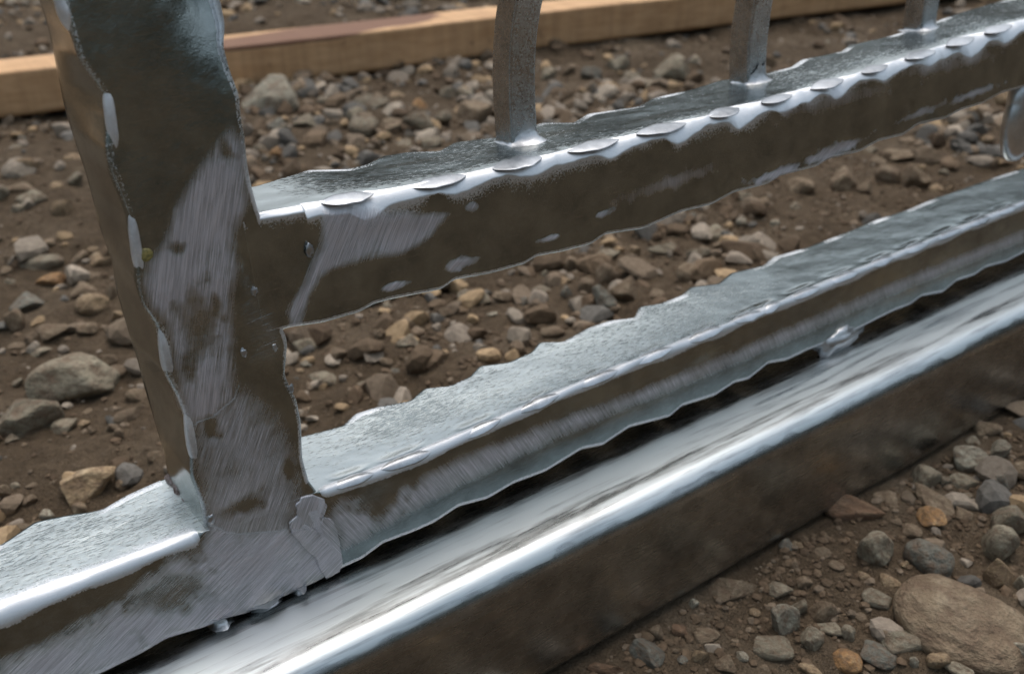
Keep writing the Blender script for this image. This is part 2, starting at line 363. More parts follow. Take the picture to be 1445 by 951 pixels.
UL = [(503,284,77),(630,256,74),(743,231,65),(848,205,58),(943,180,54),(1029,159,48),(1107,136,46),(1177,117,40),(1243,96,40),(1307,75,39),(1364,58,37),(1418,40,32)]
ut = poly_interp([on_w(*p)[:2] for p in UT]); ub = poly_interp([on_w(*p)[:2] for p in UB])
lt = poly_interp([on_w(*p)[:2] for p in LT]); lb = poly_interp([on_w(*p)[:2] for p in LB])
def back_fn(pts, vf):
    r = []
    for x, y in pts:
        v = -0.01
        for _ in range(12):
            p = on_v(x, y, v); v = float(vf(p[0]))
        r.append((p[0], p[2]))
    return poly_interp(r)
uk0 = back_fn(UK, ut); lk0 = back_fn(LK, lt)
def amp(fn, k): return lambda u: (lambda m: m + k * (fn(u) - m))(np.mean([fn(u + d) for d in np.linspace(-.03, .03, 31)], 0))
uk, lk = amp(uk0, 1.15), amp(lk0, 1.2)
def len_px(u_px, v_px, L):                   # px length along the rail -> metres
    a = on_w(u_px - L / 2, v_px + L * .14); b = on_w(u_px + L / 2, v_px - L * .14); return b[0] - a[0]
UC = [(on_w(x, y)[0], len_px(x, y, L)) for x, y, L in UL]
U_DENT = [ell(1105,238,40,10,25)+(.0007,), ell(1185,212,50,11,28)+(.0008,), ell(1310,160,40,11,28)+(.0006,), ell(650,378,34,10,20)+(.0003,), ell(430,345,34,44,0)+(.0007,), ell(560,330,80,26,14)+(.0005,)]

def rail_sections(us, vt, vb, wb, ct, cf, kt, rb, cb, front_h, top_h, spread=.0022, fspread=1.0):
    tA = np.linspace(0, 1, 14)[1:-1]; tB = np.linspace(0, 1, 12)[1:-1]
    sec = []
    for i, u in enumerate(us):
        t0, b0, w0 = vt[i], vb[i], wb[i]
        r = .003
        back = np.array([[w0, b0 + r], [w0, (t0 + b0) / 2], [w0, t0 - r]])
        bt = bez(np.array([w0, t0 - r]), np.array([w0, t0]), np.array([w0 + r, t0]), np.linspace(0, 1, 6)[1:-1])
        tt = np.linspace(0, 1, 34)[:, None]; topp = np.array([w0 + r, t0]) * (1 - tt) + np.array([-ct[i], t0]) * tt
        p0, p2, cn = np.array([-ct[i], t0]), np.array([0, t0 - cf[i]]), np.array([0, t0])
        ar = bez(p0, (p0 + p2) / 2 * (1 - kt) + cn * kt, p2, tA)
        ff = np.linspace(0, 1, 66)[:, None]; fr = p2 * (1 - ff) + np.array([0, b0 + rb]) * ff
        q0, q2, qn = np.array([0, b0 + rb]), np.array([-cb, b0]), np.array([0, b0])
        ba = bez(q0, qn, q2, tB)
        bb = np.linspace(0, 1, 6)[:, None]; bo = q2 * (1 - bb) + np.array([w0 + r, b0]) * bb
        ring = np.vstack([back, bt, topp, ar, fr, ba, bo]); sec.append(np.column_stack([np.full(len(ring), u), ring[:, 1], ring[:, 0]]))
    A = np.array(sec); nb = 3 + 4
    w, v, u = A[..., 2], A[..., 1], A[..., 0]
    fmask = np.zeros(A.shape[1]); fmask[nb + 34 + 6: nb + 34 + 12 + 66 + 5] = 1; fmask[nb+34:nb+34+6] = np.linspace(0,1,6)
    A[..., 2] = w + fmask * front_h(u, v)
    tm = np.zeros(A.shape[1]); tm[nb:nb + 34] = 1; tm[nb + 34:nb + 40] = np.linspace(1, 0, 6)
    A[..., 1] = v + tm * top_h(u, w)
    lo = A[:, nb + 34 + 12, 1][:, None]; hi = (-ct)[:, None]; k = np.arange(A.shape[1])[None, :]
    fr = np.where((k >= nb + 34) & (k < nb + 46), 1.0, np.where((k >= nb + 46) & (k < nb + 46 + 66), np.exp(-np.maximum(0, lo - v) / (spread * fspread * (1 + .8 * fbm(u * 60, v * 60, 0, 20, 3))).clip(.0003)), np.where((k >= nb) & (k < nb + 34), np.exp(-np.maximum(0, hi - w) / (spread + .005 * (us < -.045)[:, None])), 0)))  # edge mask: zinc build-up and a highlight painted along the arris
    fr = np.maximum(fr, (.42 + .45 * vnoise(u * 55, 1.0, 0, 27)).clip(0, 1) * ((k >= 3) & (k < nb + 3)))
    fr = np.maximum(fr, .8 * ((k >= nb + 46 + 66) & (k < nb + 46 + 70)))  # bright rim painted on the lower arris
    return A, fr, tm[None, :] * np.ones(A.shape[:2])
# upper rail
def smooth(fn, us, sg): return np.mean([fn(us + d) for d in np.linspace(-sg, sg, 41)], 0)
us = np.concatenate([np.arange(-0.006, 0.66, 0.0007), np.arange(.664, 1.3, .006)])
cf = np.full_like(us, .0035)
JIT = [(random.uniform(-.12, .12), random.uniform(.8, 1.2), random.uniform(.003, .0075), random.uniform(.28, .5)) for _ in UC]
for (c, L), (j0, j1, j2, j3) in zip(UC, JIT):
    d = us - c - L * (.22 + j0); cf = cf + j2 * np.exp(-(d / (L * np.where(d < 0, j3 * .8, j3 * 1.25))) ** 2)
cf = cf + .0012 * fbm(us * 70, 4.0, 0, 19, 3) + .0006
cf *= 1 - .6 * (us < .02)
A = rail_sections(us, smooth(ut, us, .03), ub(us), uk(us), .0012 + .62 * cf + .0008 * vnoise(us * 60, 0), cf, .30, .0022, .0018,
    lambda u, v: .00012 * fbm(u * 28, v * 45, 0, 21, 2) + dents(u, v, U_DENT),
    lambda u, w: .00022 * fbm(u * 40, w * 70, 0, 31, 2) + .00006 * vnoise(u * 200, w * 400, 0, 33), .0022, 1.9)
A, fr, tm = A
bl = tm * np.clip(.30 + .7 * np.exp(-np.maximum(0, A[..., 0] - .01) / .02) + .5 * np.exp(-((A[..., 2] + .006) / .006) ** 2) + .25 * fbm(A[..., 0] * 14, A[..., 2] * 20, 0, 35, 2), 0.03, 1)
upper = build_bar('upper_rail', A, M_RAIL, rail, fr, bl)
# lower rail
LN = [(500,676,60),(575,646,72),(680,603,60),(762,567,62),(845,533,60),(924,500,58),(998,470,56),(1062,444,52),(1090,432,30),(1140,412,44),(1195,389,42),(1248,367,40),(1296,347,38),(1342,328,36),(1385,310,32),(1425,295,30)]
def LG(u): return sum(np.exp(-((u - on_w(x, y)[0]) / (len_px(x, y, L) * .42)) ** 4) for x, y, L in LN)
us = np.concatenate([np.arange(-.8, -.28, .006), np.arange(-0.28, 0.68, 0.0007), np.arange(.684, 1.3, .006)])
MU = 1 - .92 * sstep(-.053, -.047, us) * (1 - sstep(.003, .009, us))
L_DENT = [ell(537,705,46,30,25)+(.0008,), ell(240,835,56,42,25)+(.0012,), ell(150,900,60,30,25)+(.0006,), ell(820,590,50,20,25)+(.0004,), ell(1000,510,40,14,25)+(.0004,)]
A = rail_sections(us, smooth(lt, us, .04), np.maximum(lb(us), RT_V + .0012), lk(us), (.0032 + .0012 * vnoise(us * 45, 3) + .0012 * (us < -.03)) * MU, (.0045 + .001 * vnoise(us * 50, 8) + (.001 + .0016 * fbm(us * 45, 6.0, 0, 23, 3)) * (us < -.03)) * MU, .55, .004, .003,
    lambda u, v: .00016 * fbm(u * 24, v * 40, 0, 41, 2) + dents(u, v, L_DENT),
    lambda u, w: .00018 * fbm(u * 35, w * 60, 0, 51, 2) + .00005 * vnoise(u * 180, w * 360, 0, 53) - .0011 * np.exp(-((w + .0072) / .0016) ** 2) * LG(u), .0007)
A, fr, tm = A
bl = tm * np.clip(.74 - .8 * sstep(.14, .40, A[..., 0]) + .2 * fbm(A[..., 0] * 12, A[..., 2] * 30, 0, 36, 2), 0.02, 1)  # painted sky reflection on the mottled top face, fading along the rail
fr = fr * (MU[:, None] > .6)
lower = build_bar('lower_rail', A, M_RAIL, rail, fr, bl)

# ---- post
PL = [(81,0),(88,20),(101,51),(111,84),(131,111),(147,135),(154,162),(150,209),(156,242),(168,269),(182,303),(186,330),(194,364),(193,397),(202,431),(221,461),(231,498),(233,529),(251,562),(265,599),(269,636),(270,674),(287,718),(290,745)]
PK = [(56,0),(66,34),(77,84),(89,141),(101,182),(118,236),(137,313),(141,327),(158,370),(165,414),(182,468),(195,508),(215,589),(231,640),(235,660)]
PR = [(313,0),(320,34),(318,67),(327,101),(340,135),(342,162),(347,189),(352,236),(357,263),(366,294),(372,310),(375,340),(380,400),(385,440),(404,470),(408,485),(404,529),(411,546),(421,566),(427,598),(429,648),(438,681),(452,699),(456,720)]
def vfn(pts, w=0.0): return poly_interp([(on_w(x, y, w)[1], on_w(x, y, w)[0]) for x, y in pts])
pl, pr, pk = vfn(PL), vfn(PR), vfn(PK, -.050)
vs = np.concatenate([np.arange(-0.148, 0.19, 0.0007), np.arange(.194, .40, .005)])
P_DENT = [ell(283,470,34,60,-15)+(.0010,), ell(290,-60,60,125,0)+(.0095,), ell(285,70,30,40,0)+(-.0004,), ell(200,220,50,70,0)+(.0006,), ell(320,330,40,60,0)+(.0005,), ell(398,360,40,46,0)+(.0009,), ell(345,700,34,18,0)+(.0007,), ell(300,610,24,34,0)+(.0005,)]
JN = np.clip(sstep(-.056, -.050, vs) * (1 - sstep(-.012, -.007, vs)), 0, 1)
def post_sections():
    sec = []; tt = lambda n: np.linspace(0, 1, n)
    for i, v in enumerate(vs):
        uL, uR, uB = float(pl(v)), float(pr(v)), float(pk(v)); wB = -.050
        rl, rr = .0030 + .0016 * float(vnoise(v * 45, 2)), .0028 - .0026 * JN[i]
        sink = -.0014 * float(sstep(-.1350, -.1430, v)) + .00012
        Lb = np.array([uB, wB]); fl0 = np.array([uL, -rl]); fl1 = np.array([uL + rl, 0])
        side = Lb * (1 - tt(16)[:, None]) + fl0 * tt(16)[:, None]
        arl = bez(fl0, np.array([uL, 0]), fl1, tt(10)[1:-1])
        fr = fl1 * (1 - tt(84)[:, None]) + np.array([uR - rr, 0]) * tt(84)[:, None]
        arr_ = bez(np.array([uR - rr, 0]), np.array([uR, 0]), np.array([uR, -rr]), tt(10)[1:-1])
        rs = np.array([uR, -rr]) * (1 - tt(8)[:, None]) + np.array([uR, wB]) * tt(8)[:, None]
        ring = np.vstack([side, arl, fr, arr_, rs])
        w = ring[:, 1].copy(); m = np.zeros(len(ring)); m[16 + 4:16 + 8 + 84 + 4] = 1
        w += m * sink
        sec.append(np.column_stack([ring[:, 0], np.full(len(ring), v), w]))
    A = np.array(sec); m = np.zeros(A.shape[1]); m[20:16 + 8 + 84 + 4] = 1; m[16:20] = np.linspace(0, 1, 4)
    u, v = A[..., 0].copy(), A[..., 1].copy()
    A[..., 2] += m * (.00028 * fbm(u * 30, v * 30, 0, 61, 2) + .00006 * fbm(u * 160, v * 160, 0, 63, 2) + dents(u, v, P_DENT))
    sm = np.zeros(A.shape[1]); sm[:16] = 1
    A[..., 0] += sm * .0004 * fbm(A[..., 2] * 40, v * 30, 0, 65, 2)
    return A
A = post_sections(); kk = np.arange(A.shape[1])
fr = np.zeros(A.shape[:2]); fr[:, 16:24] = .55; fr[:, 108:116] = .75 * (1 - JN[:, None]); fr *= (vs > -.130)[:, None]; fr = fr * (.75 + .5 * vnoise(A[..., 1] * 40, kk[None, :] * .1, 0, 37))  # zinc build-up and painted rim highlight on the post's edges
post = build_bar('post', A, M_POST, rail, np.clip(fr, 0, 1))

# ---- hammered scales along the edges: lens-shaped flakes pressed out of the bar
def lens(name, c, L, wd, tl, tw, mat, parent, th=.0011, dome=.0006, seed=0, pw=2.0):
    """c: fence point at the lens centre; tl, tw: length and width directions"""
    tl, tw = nrm(np.array(tl, float)), np.array(tw, float); tw = nrm(tw - tl * (tw @ tl)); nn = -np.cross(tl, tw)
    n, k = 25, 11; x = np.linspace(-1, 1, n); pts_t, pts_b = [], []
    for xi in x:
        hw = max(.02, (1 - abs(xi) ** pw)) ** .8 * (1 if pw == 2.0 else .78 - .22 * xi) * (1 + .12 * float(vnoise(xi * 3, seed * 7.7)))
        for yj in np.linspace(-1, 1, k):
            q = np.array(c) + tl * xi * L / 2 + tw * yj * hw * wd / 2
            hgt = dome * (1 - yj * yj) * (1 - xi * xi)
            pts_t.append(q + nn * hgt); pts_b.append(q - nn * th * max(.05, 1 - yj * yj * .6))
    v = np.vstack([pts_t, pts_b]); q1 = grid_quads(n, k); q2 = q1[:, ::-1] + n * k
    rim = []
    for i in range(n - 1):
        for j in (0, k - 1):
            a, b2 = i * k + j, (i + 1) * k + j
            rim.append((a, b2, b2 + n * k, a + n * k) if j == 0 else (b2, a, a + n * k, b2 + n * k))
    return mesh_np(name, fl(v), np.vstack([q1, q2, rim]), mat, parent)
for i, ((x, y, Lp), (u, L)) in enumerate(zip(UL, UC)):
    v = float(ut(u)); sl_ = (float(ut(u + .01)) - float(ut(u - .01))) / .02
    j = JIT[i]; lens('scale', (u - L * .08 + j[0] * L * .3, v - .0002, -.0028), L * 1.1 * j[1], .0105 * (.8 + .25 * j[1]) * random.uniform(.85, 1.1), (1, sl_, .0), (0, -.22, 1), M_SCALE, upper, th=.0006, dome=.0004, seed=i)
for i, (x, y, Lp) in enumerate(LN):
    u = on_w(x, y)[0]; L = len_px(x, y, Lp); v = float(lt(u)); sl_ = (float(lt(u + .01)) - float(lt(u - .01))) / .02
    v = float(smooth(lt, np.array([u]), .04)[0]); lens('scale', (u, v - .0014, -.0016), L, .0068, (1, sl_, .02), (0, -.8, 1), M_CHAIN, lower, dome=.0010, seed=20 + i)
for i, (x, y, Lp) in enumerate([(88,2,60),(143,165,80),(182,345,84),(226,500,74),(258,618,90)]):
    p = on_w(x, y); v = p[1]; u = float(pl(v)); L = Lp * .00029
    du = (float(pl(v + .01)) - float(pl(v - .01))) / .02
    lens('scale', (u + .0006, v, -.0012), L * 1.1, .0058, (du, 1, 0), (1, 0, 1.2), M_DRIP, post, dome=.0016, seed=50 + i, pw=3.2)

# ---- bottom tube with a crowned top
def tube():
    prof = [(RT_WB, RT_BOT + .006)]
    prof += [(RT_WB, RT_V - .006)] + [(RT_WB + .006 - .006 * math.cos(a), RT_V - .006 + .006 * math.sin(a)) for a in np.linspace(.2, math.pi / 2, 6)]
    # walk the top: slope grows towards the front, then a round shoulder
    w, v = RT_WB + .006, RT_V; n = 120; W1 = RT_WF; tot = W1 - w
    prof2 = []; x = w; y = v
    while True:
        if x < RT_WF - .0110: s = math.radians(11) * float(sstep(-.002, .018, x)) + math.radians(4) * float(sstep(.016, .032, x))
        else: break
        x += .0008; y -= .0008 * math.tan(s); prof2.append((x, y))
    a0 = s; r = (RT_WF - x) / (1 - math.sin(a0)); cx_, cy_ = RT_WF - r, y - r * math.cos(a0)
    prof2 += [(cx_ + r * math.sin(a), cy_ + r * math.cos(a)) for a in np.linspace(a0, math.pi / 2, 20)[1:]]
    yb = prof2[-1][1]
    prof2 += [(RT_WF, yy) for yy in np.linspace(yb, RT_BOT + .007, 40)[1:]]
    prof2 += [(RT_WF - .007 + .007 * math.cos(a), RT_BOT + .007 - .007 * math.sin(a)) for a in np.linspace(.15, math.pi / 2, 8)]
    ring = np.array(prof + prof2 + [(RT_WB + .006, RT_BOT)])
    us = np.concatenate([np.arange(-.8, -.34, .008), np.arange(-.34, .80, .0015), np.arange(.806, 1.3, .008)])
    A = np.zeros((len(us), len(ring), 3)); A[..., 0] = us[:, None]; A[..., 1] = ring[:, 1]; A[..., 2] = ring[:, 0]
    A = cap(A); us = np.zeros(len(A)); u, v, w = A[..., 0], A[..., 1].copy(), A[..., 2].copy()
    fm = sstep(RT_WF - .006, RT_WF, w); A[..., 2] = w + fm * (.0005 * fbm(u * 10, v * 26, 0, 71, 2)) - fm * .0002
    tm = sstep(RT_V - .012, RT_V - .004, v); A[..., 1] = v + tm * (.00018 * fbm(u * 9, w * 30, 0, 73, 2))
    wv = A[..., 2]; vv = A[..., 1]
    bl = (vv > RT_V - .013) * np.clip(sstep(-.003, .011, wv) * (.80 + .16 * fbm(u * 6, wv * 120, 0, 75, 2)) - .3 * np.exp(-((wv - (RT_WF - .015)) / .003) ** 2), 0, 1) * (1 - sstep(RT_WF - .0035, RT_WF - .001, wv + .0012 * vnoise(u * 90, 0)))  # painted sky reflection on the crown, fading out under the lower rail
    o = mesh_np('bottom_rail', fl(A.reshape(-1, 3)), grid_quads(len(us), len(ring), True), M_TUBE, rail, attrs=[('bloom_sheen', 'FLOAT', bl.ravel())])
    print('tube front', yb, 'height', RT_V - RT_BOT)
    return o
bottom = tube()

# ---- balusters
def baluster(base_px, arris, size=.0155, deg=3):
    v0 = -.01
    for _ in range(12):
        p = on_v(*base_px, v0); v0 = float(ut(p[0])) - .0005
    u0 = p[0]
    pts = [p]
    for x, y in arris: pts.append(on_u(x, y, u0))
    pts = np.array(pts)
    co = np.polyfit(pts[:, 1] - p[1], pts[:, 2] - p[2], deg)
    vs2 = np.linspace(p[1] - .004, p[1] + .34, 140); vmax = pts[:, 1].max() - p[1]; slope = np.clip((np.polyval(co, vmax) - np.polyval(co, vmax - .01)) / .01, -.35, .35)
    sec = []
    for v in vs2:
        dv = v - p[1]; wv = p[2] + np.polyval(co, min(dv, vmax)) - np.polyval(co, 0) + slope * .12 * (1 - math.exp(-max(0, dv - vmax) / .12))
        b = .0012; s = size
        ring = []; cs = [(0, -s), (0, 0), (s, 0), (s, -s)]
        for ci in range(4):
            c0, c1, c2 = np.array(cs[ci - 1], float), np.array(cs[ci], float), np.array(cs[(ci + 1) % 4], float)
            d0, d2 = nrm(c0 - c1), nrm(c2 - c1)
            for tq in (0, .25, .5, .75, 1): ring.append(tuple((1 - tq) ** 2 * (c1 + d0 * b) + 2 * tq * (1 - tq) * c1 + tq * tq * (c1 + d2 * b)))
            for tq in (.02, .25, .5, .75, .98): ring.append(tuple((c1 + d2 * b) * (1 - tq) + (c2 - d2 * b) * tq))
        sec.append([(u0 + a, v, wv + c) for a, c in ring])
    A = np.array(sec); print('baluster', base_px, p, co)
    A[..., 0] += .00015 * fbm(A[..., 2] * 60, A[..., 1] * 60, 0, 81, 2); A[..., 2] += .00015 * fbm(A[..., 0] * 60, A[..., 1] * 60, 0, 82, 2)
    # subdivide the sides a little for a lively surface
    o = mesh_np('baluster', fl(A.reshape(-1, 3)), grid_quads(len(vs2), A.shape[1], True), M_BAL, rail, attrs=[('bloom_sheen', 'FLOAT', np.tile(((np.arange(A.shape[1]) >= 14) & (np.arange(A.shape[1]) <= 21)).astype(float), len(vs2)))])
    # weld skirt round the foot
    n = 40; rings = []
    for k, (off, hh) in enumerate(((.0001, .012), (.0004, .0085), (.0010, .0052), (.0022, .0026), (.0050, .0009), (.0085, -.0008))):
        r_ = []
        for i in range(n):
            a = 2 * math.pi * i / n; ca, sa = math.cos(a), math.sin(a)
            m = (abs(ca) ** 6 + abs(sa) ** 6) ** (1 / 6); h = size / 2
            side = .18 + .82 * max(0.0, math.cos(a - math.radians(62))) ** .8
            nz = float(fbm(ca * 2.5 + k * .6, sa * 2.5, u0 * 40, 91, 3)); of = off * (.25 + .75 * side)
            du, dw = ca / m * h + ca * of * (1 + .25 * nz), sa / m * h + sa * of * (1 + .25 * nz)
            r_.append((u0 + h + du, p[1] + hh * side * (1 + .25 * nz), p[2] - h + dw))
        rings.append(r_)
    mesh_np('weld', fl(np.array(rings).reshape(-1, 3)), grid_quads(6, n, True)[:, ::-1], M_WELD, o)
    return o
baluster((723, 207), [(721,170),(719.5,130),(719.5,90),(722.5,45),(730,0),(736,-25)])
baluster((1056, 122), [(1056.5,84),(1058.5,50),(1062,25),(1066.5,0),(1071,-25)])
baluster((1300, 46), [(1302.5,30),(1307,0),(1311,-20)], deg=2)

# ---- weld patch, tacks and the rusty step at the post's foot
def slab(name, outline_px, w, th, mat, parent, seed=0):
    pts = [on_w(x, y)[:2] for x, y in outline_px]; n = len(pts); c = np.mean(pts, 0)
    ri = []
    for f, hh in ((1.0, -.003), (1.0, th * .55), (.965, th), (.6, th * .9), (.25, th * .8), (.01, th * .8)):
        ri.append([(c[0] + (q[0] - c[0]) * f, c[1] + (q[1] - c[1]) * f, w + hh + .0001 * float(vnoise(q[0] * 400, q[1] * 400, f * 3, seed))) for q in pts])
    A = np.array(ri); q = grid_quads(len(ri), n, True)
    g, gd = grind_of(A[..., 0].ravel(), A[..., 1].ravel()); g = np.maximum(g, .85)
    base = len(ri) * n - n; verts = np.vstack([A.reshape(-1, 3), [[c[0], c[1], w + th * .8]]])
    g = np.append(g, 1); gd = np.vstack([gd, gd[-1:]])
    cap = [(base + i, base + (i + 1) % n, len(verts) - 1, len(verts) - 1) for i in range(n)]
    o = mesh_np(name, fl(verts), q, mat, parent, attrs=[('grind', 'FLOAT', g), ('gdir', 'FLOAT_VECTOR', gd)])
    return o
def dense(poly, k=4, jit=1.2):
    r = []
    for i in range(len(poly)):
        a, b = np.array(poly[i], float), np.array(poly[(i + 1) % len(poly)], float)
        for t in range(k): r.append(tuple(a + (b - a) * t / k + RNG.normal(0, jit * .35, 2)))
    return r
slab('weld', dense([(441,697),(457,704),(461,713),(455,728),(468,732),(475,748),(480,772),(483,795),(478,806),(460,816),(452,805),(444,785),(428,772),(412,752),(407,738),(419,727),(417,712),(426,701)]), .0002, .00045, M_POST, rail, 3)
def lump(name, c, size, mat, parent, seed=0, amp=.25):
    n, k = 18, 12; pts = []
    for i in range(k):
        ph = math.pi * i / (k - 1)
        for j in range(n):
            a = 2 * math.pi * j / n; d = np.array([math.sin(ph) * math.cos(a), math.cos(ph), math.sin(ph) * math.sin(a)])
            r = 1 + amp * float(fbm(d[0] * 2 + seed * 3.1, d[1] * 2, d[2] * 2, seed, 3)); pts.append(np.array(c) + d * r * np.array(size))
    return mesh_np(name, fl(np.array(pts)), grid_quads(k, n, True), mat, parent)
def tack(x, su, seed):
    u = on_w(x, 0 * x + 884 - .465 * (x - 330))[0]; vb_ = float(lb(u)); n, k = 22, 16; pts = []
    for i in range(k):
        t = i / (k - 1); v = vb_ + .004 - (vb_ + .004 - RT_V + .0012) * t; fl_ = 1 + 1.1 * abs(2 * t - 1) ** 2.5
        for j in range(n):
            a = 2 * math.pi * j / n; nz = 1 + .22 * float(fbm(math.cos(a) * 1.7 + seed * 5, math.sin(a) * 1.7, t * 3, seed, 3))
            pts.append((u + su * fl_ * nz * math.cos(a), v, -.0062 + .0050 * fl_ * nz * math.sin(a)))
    mesh_np('weld_tack', fl(np.array(pts)), grid_quads(k, n, True), M_WELD, lower)
for i, (x, su) in enumerate([(318, .004), (380, .0058), (426, .0030)]): tack(x, su, i)
p = on_w(1187, 486); lump('weld_tack', (p[0], RT_V + .006, -.002), (.0170, .0100, .0055), M_WELD, lower, 8, .5)
# step left by the weld at the foot of the post
p1, p2 = on_v(232, 676, float(lt(-.06))), on_v(290, 735, float(lt(-.05)))
pts = []
for i in range(30):
    t = i / 29; c = p1 * (1 - t) + p2 * t
    for j in range(8):
        a = math.pi * j / 7; r = .0042 * (1 + .3 * float(vnoise(t * 9, a * 1.5, 0, 4)))
        pts.append(c + np.array([.004 - math.cos(a) * r * 1.1, math.sin(a) * r * 1.3 - .0008 + .001 * float(vnoise(t * 14, j)), 0]))
mesh_np('weld', fl(np.array(pts)), grid_quads(30, 8), M_RUST, rail)
# small blisters of zinc on the face
for i, (x, y, s) in enumerate([(359,411,.0011),(344,498,.0012),(388,490,.0010),(437,352,.0018),(411,548,.0012),(297,733,.0016)]):
    p = on_w(x, y); lump('zinc_drip', (p[0], p[1], .0001), (s, s * 1.5, s * .35), M_SCALE, post, 30 + i, .5)
# paint dot
def dot_mat():
    m, n, l, b = new_mat('yellow_dot'); tc = n.new('ShaderNodeTexCoord').outputs['Object']
    l.new(ramp(n, l, noise(n, l, tc, 900, 3), [(0.35, (0.16, 0.14, 0.05)), (0.65, (0.36, 0.30, 0.10))]), b.inputs['Base Color']); b.inputs['Roughness'].default_value = .5; return m
p = on_w(206, 360); lump('yellow_dot', (p[0], p[1], .0002), (.0026, .0026, .0006), dot_mat(), post, 60, .1)
# drop-shaped bar end hanging between the rails
def drop():
    c = on_w(1464, 178, .004); n, k = 28, 44; pts = []
    for i in range(k):
        t = i / (k - 1); v = c[1] + .040 - .068 * t; q = (v - c[1]) / .028
        hw = .0165 * math.sqrt(max(0.0, 1 - q * q)) if q < .55 else .0165 * .835 * (1 - .45 * sstep(.55, 1.4, q))
        for j in range(n):
            a = 2 * math.pi * j / n; sx, sz = math.cos(a), math.sin(a)
            pts.append((c[0] + (hw + .0001) * sx, v, -.010 + .008 * sz * min(1, hw / .012)))
    mesh_np('drop_end', fl(np.array(pts)), grid_quads(k, n, True), M_CHAIN, rail)
drop()

# ------------------------------------------------------------------ wooden beam
def wood_mat():
    m, n, l, b = new_mat('rough_sawn_timber'); tc = n.new('ShaderNodeTexCoord').outputs['Object']
    g = noise(n, l, mapping(n, l, tc, (6, 120, 120)), 1.0, 4, 0.6, .6); sw = noise(n, l, mapping(n, l, tc, (70, 4, 4)), 1.0, 3, 0.6)
    col = ramp(n, l, g, [(0.3, (0.50, 0.295, 0.145)), (0.7, (0.66, 0.425, 0.235))])
    col = mix_c(n, l, 0.55, col, ramp(n, l, sw, [(0.35, (0.74, 0.70, 0.66)), (0.6, (1.05, 1.03, 1.0))]), 'MULTIPLY')
    kn = ramp(n, l, noise(n, l, tc, 55, 2, 0.5), [(0.70, 0.0), (0.78, 0.65)])
    col = mix_c(n, l, kn, col, (0.20, 0.105, 0.05))
    at = n.new('ShaderNodeAttribute'); at.attribute_name = 'stain'
    s = math_n(n, l, 'ADD', at.outputs['Fac'], math_n(n, l, 'MULTIPLY', math_n(n, l, 'SUBTRACT', noise(n, l, mapping(n, l, tc, (10, 60, 60)), 1.0, 4), .5), 1.0))
    col = mix_c(n, l, math_n(n, l, 'MULTIPLY', ramp(n, l, s, [(0.42, 0.0), (0.62, 1.0)]), .85), col, (0.12, 0.05, 0.032))
    l.new(col, b.inputs['Base Color']); b.inputs['Roughness'].default_value = 0.75
    l.new(bump(n, l, math_n(n, l, 'ADD', g, sw), 0.5, 0.0012), b.inputs['Normal']); return m
a, _ = on_z(0, 168, .004); b_, _ = on_z(1030, 37, .004)
dirv = nrm(b_ - a); nrmv = np.array([-dirv[1], dirv[0], 0])
def beam_top():                              # height from the traced upper front edge
    hs_ = []
    for x, yb, yt in ((60,160,95),(488,110,49),(694,84,32)):
        q, _ = on_z(x, yb, .004); d = c2w(ray(x, yt)); tt = np.hypot(*(q - CAM)[:2]) / np.hypot(*d[:2]); hs_.append((CAM + d * tt)[2] - .004)
    return float(np.mean(hs_))
BH = beam_top(); print('beam height', BH, a, b_)
Lb = np.arange(-1.2, np.linalg.norm(b_ - a) + 2.2, .02)
BW = .080
ring = []
def rr(n, r): return [(r - r * math.cos(t), r - r * math.sin(t)) for t in np.linspace(0, math.pi / 2, n)]
prof = []
r = .004
for k in range(12): prof.append((0, r + (BH - 2 * r) * k / 11))
prof += [(r - r * math.cos(t), BH - r + r * math.sin(t)) for t in np.linspace(.2, math.pi / 2, 5)]
for k in range(1, 12): prof.append((r + (BW - 2 * r) * k / 11, BH))
prof += [(BW - r + r * math.sin(t), BH - r + r * math.cos(t)) for t in np.linspace(.2, math.pi / 2, 4)]
prof += [(BW, r), (BW - r, 0), (r, 0)]
A = np.zeros((len(Lb), len(prof), 3)); pr_ = np.array(prof)
ll = Lb[:, None] + 0 * pr_[None, :, 0]
wob = .0016 * fbm(ll * 4, pr_[None, :, 0] * 12, pr_[None, :, 1] * 12, 95, 3)
dd = pr_[None, :, 0] + wob; zz_ = pr_[None, :, 1] + wob * .6
Wd = a[None, None, :] + ll[..., None] * dirv + dd[..., None] * nrmv + np.stack([0 * ll, 0 * ll, zz_ + .0], -1)
l0 = float((on_z(330, 60, BH)[0] - a) @ dirv); l1 = float((on_z(640, 22, BH)[0] - a) @ dirv)
fr = (ll - l0) / (l1 - l0); dpt = pr_[None, :, 0] / BW
stain = (pr_[None, :, 1] > BH - .006) * sstep(-.35, -.05, fr) * (1 - sstep(.75, 1.05, fr)) * np.clip(1.35 - np.abs(dpt - (.15 + .75 * fr)) * 1.6, 0, 1)
stain = stain + .9 * (dpt < .2) * sstep(BH * .82, BH, pr_[None, :, 1]) * sstep(-.3, -.05, fr) * (1 - sstep(.25, .5, fr))
beam_base = a.copy(); beam_base[2] = 0
beam = mesh_np('wooden_beam', (Wd - beam_base).reshape(-1, 3), grid_quads(len(Lb), len(prof), True), wood_mat(), attrs=[('stain', 'FLOAT', np.clip(stain, 0, 1).ravel())])
beam.location = beam_base
tag(beam, 'rough sawn pale timber beam with a dark reddish stain on its top', 'timber beam')

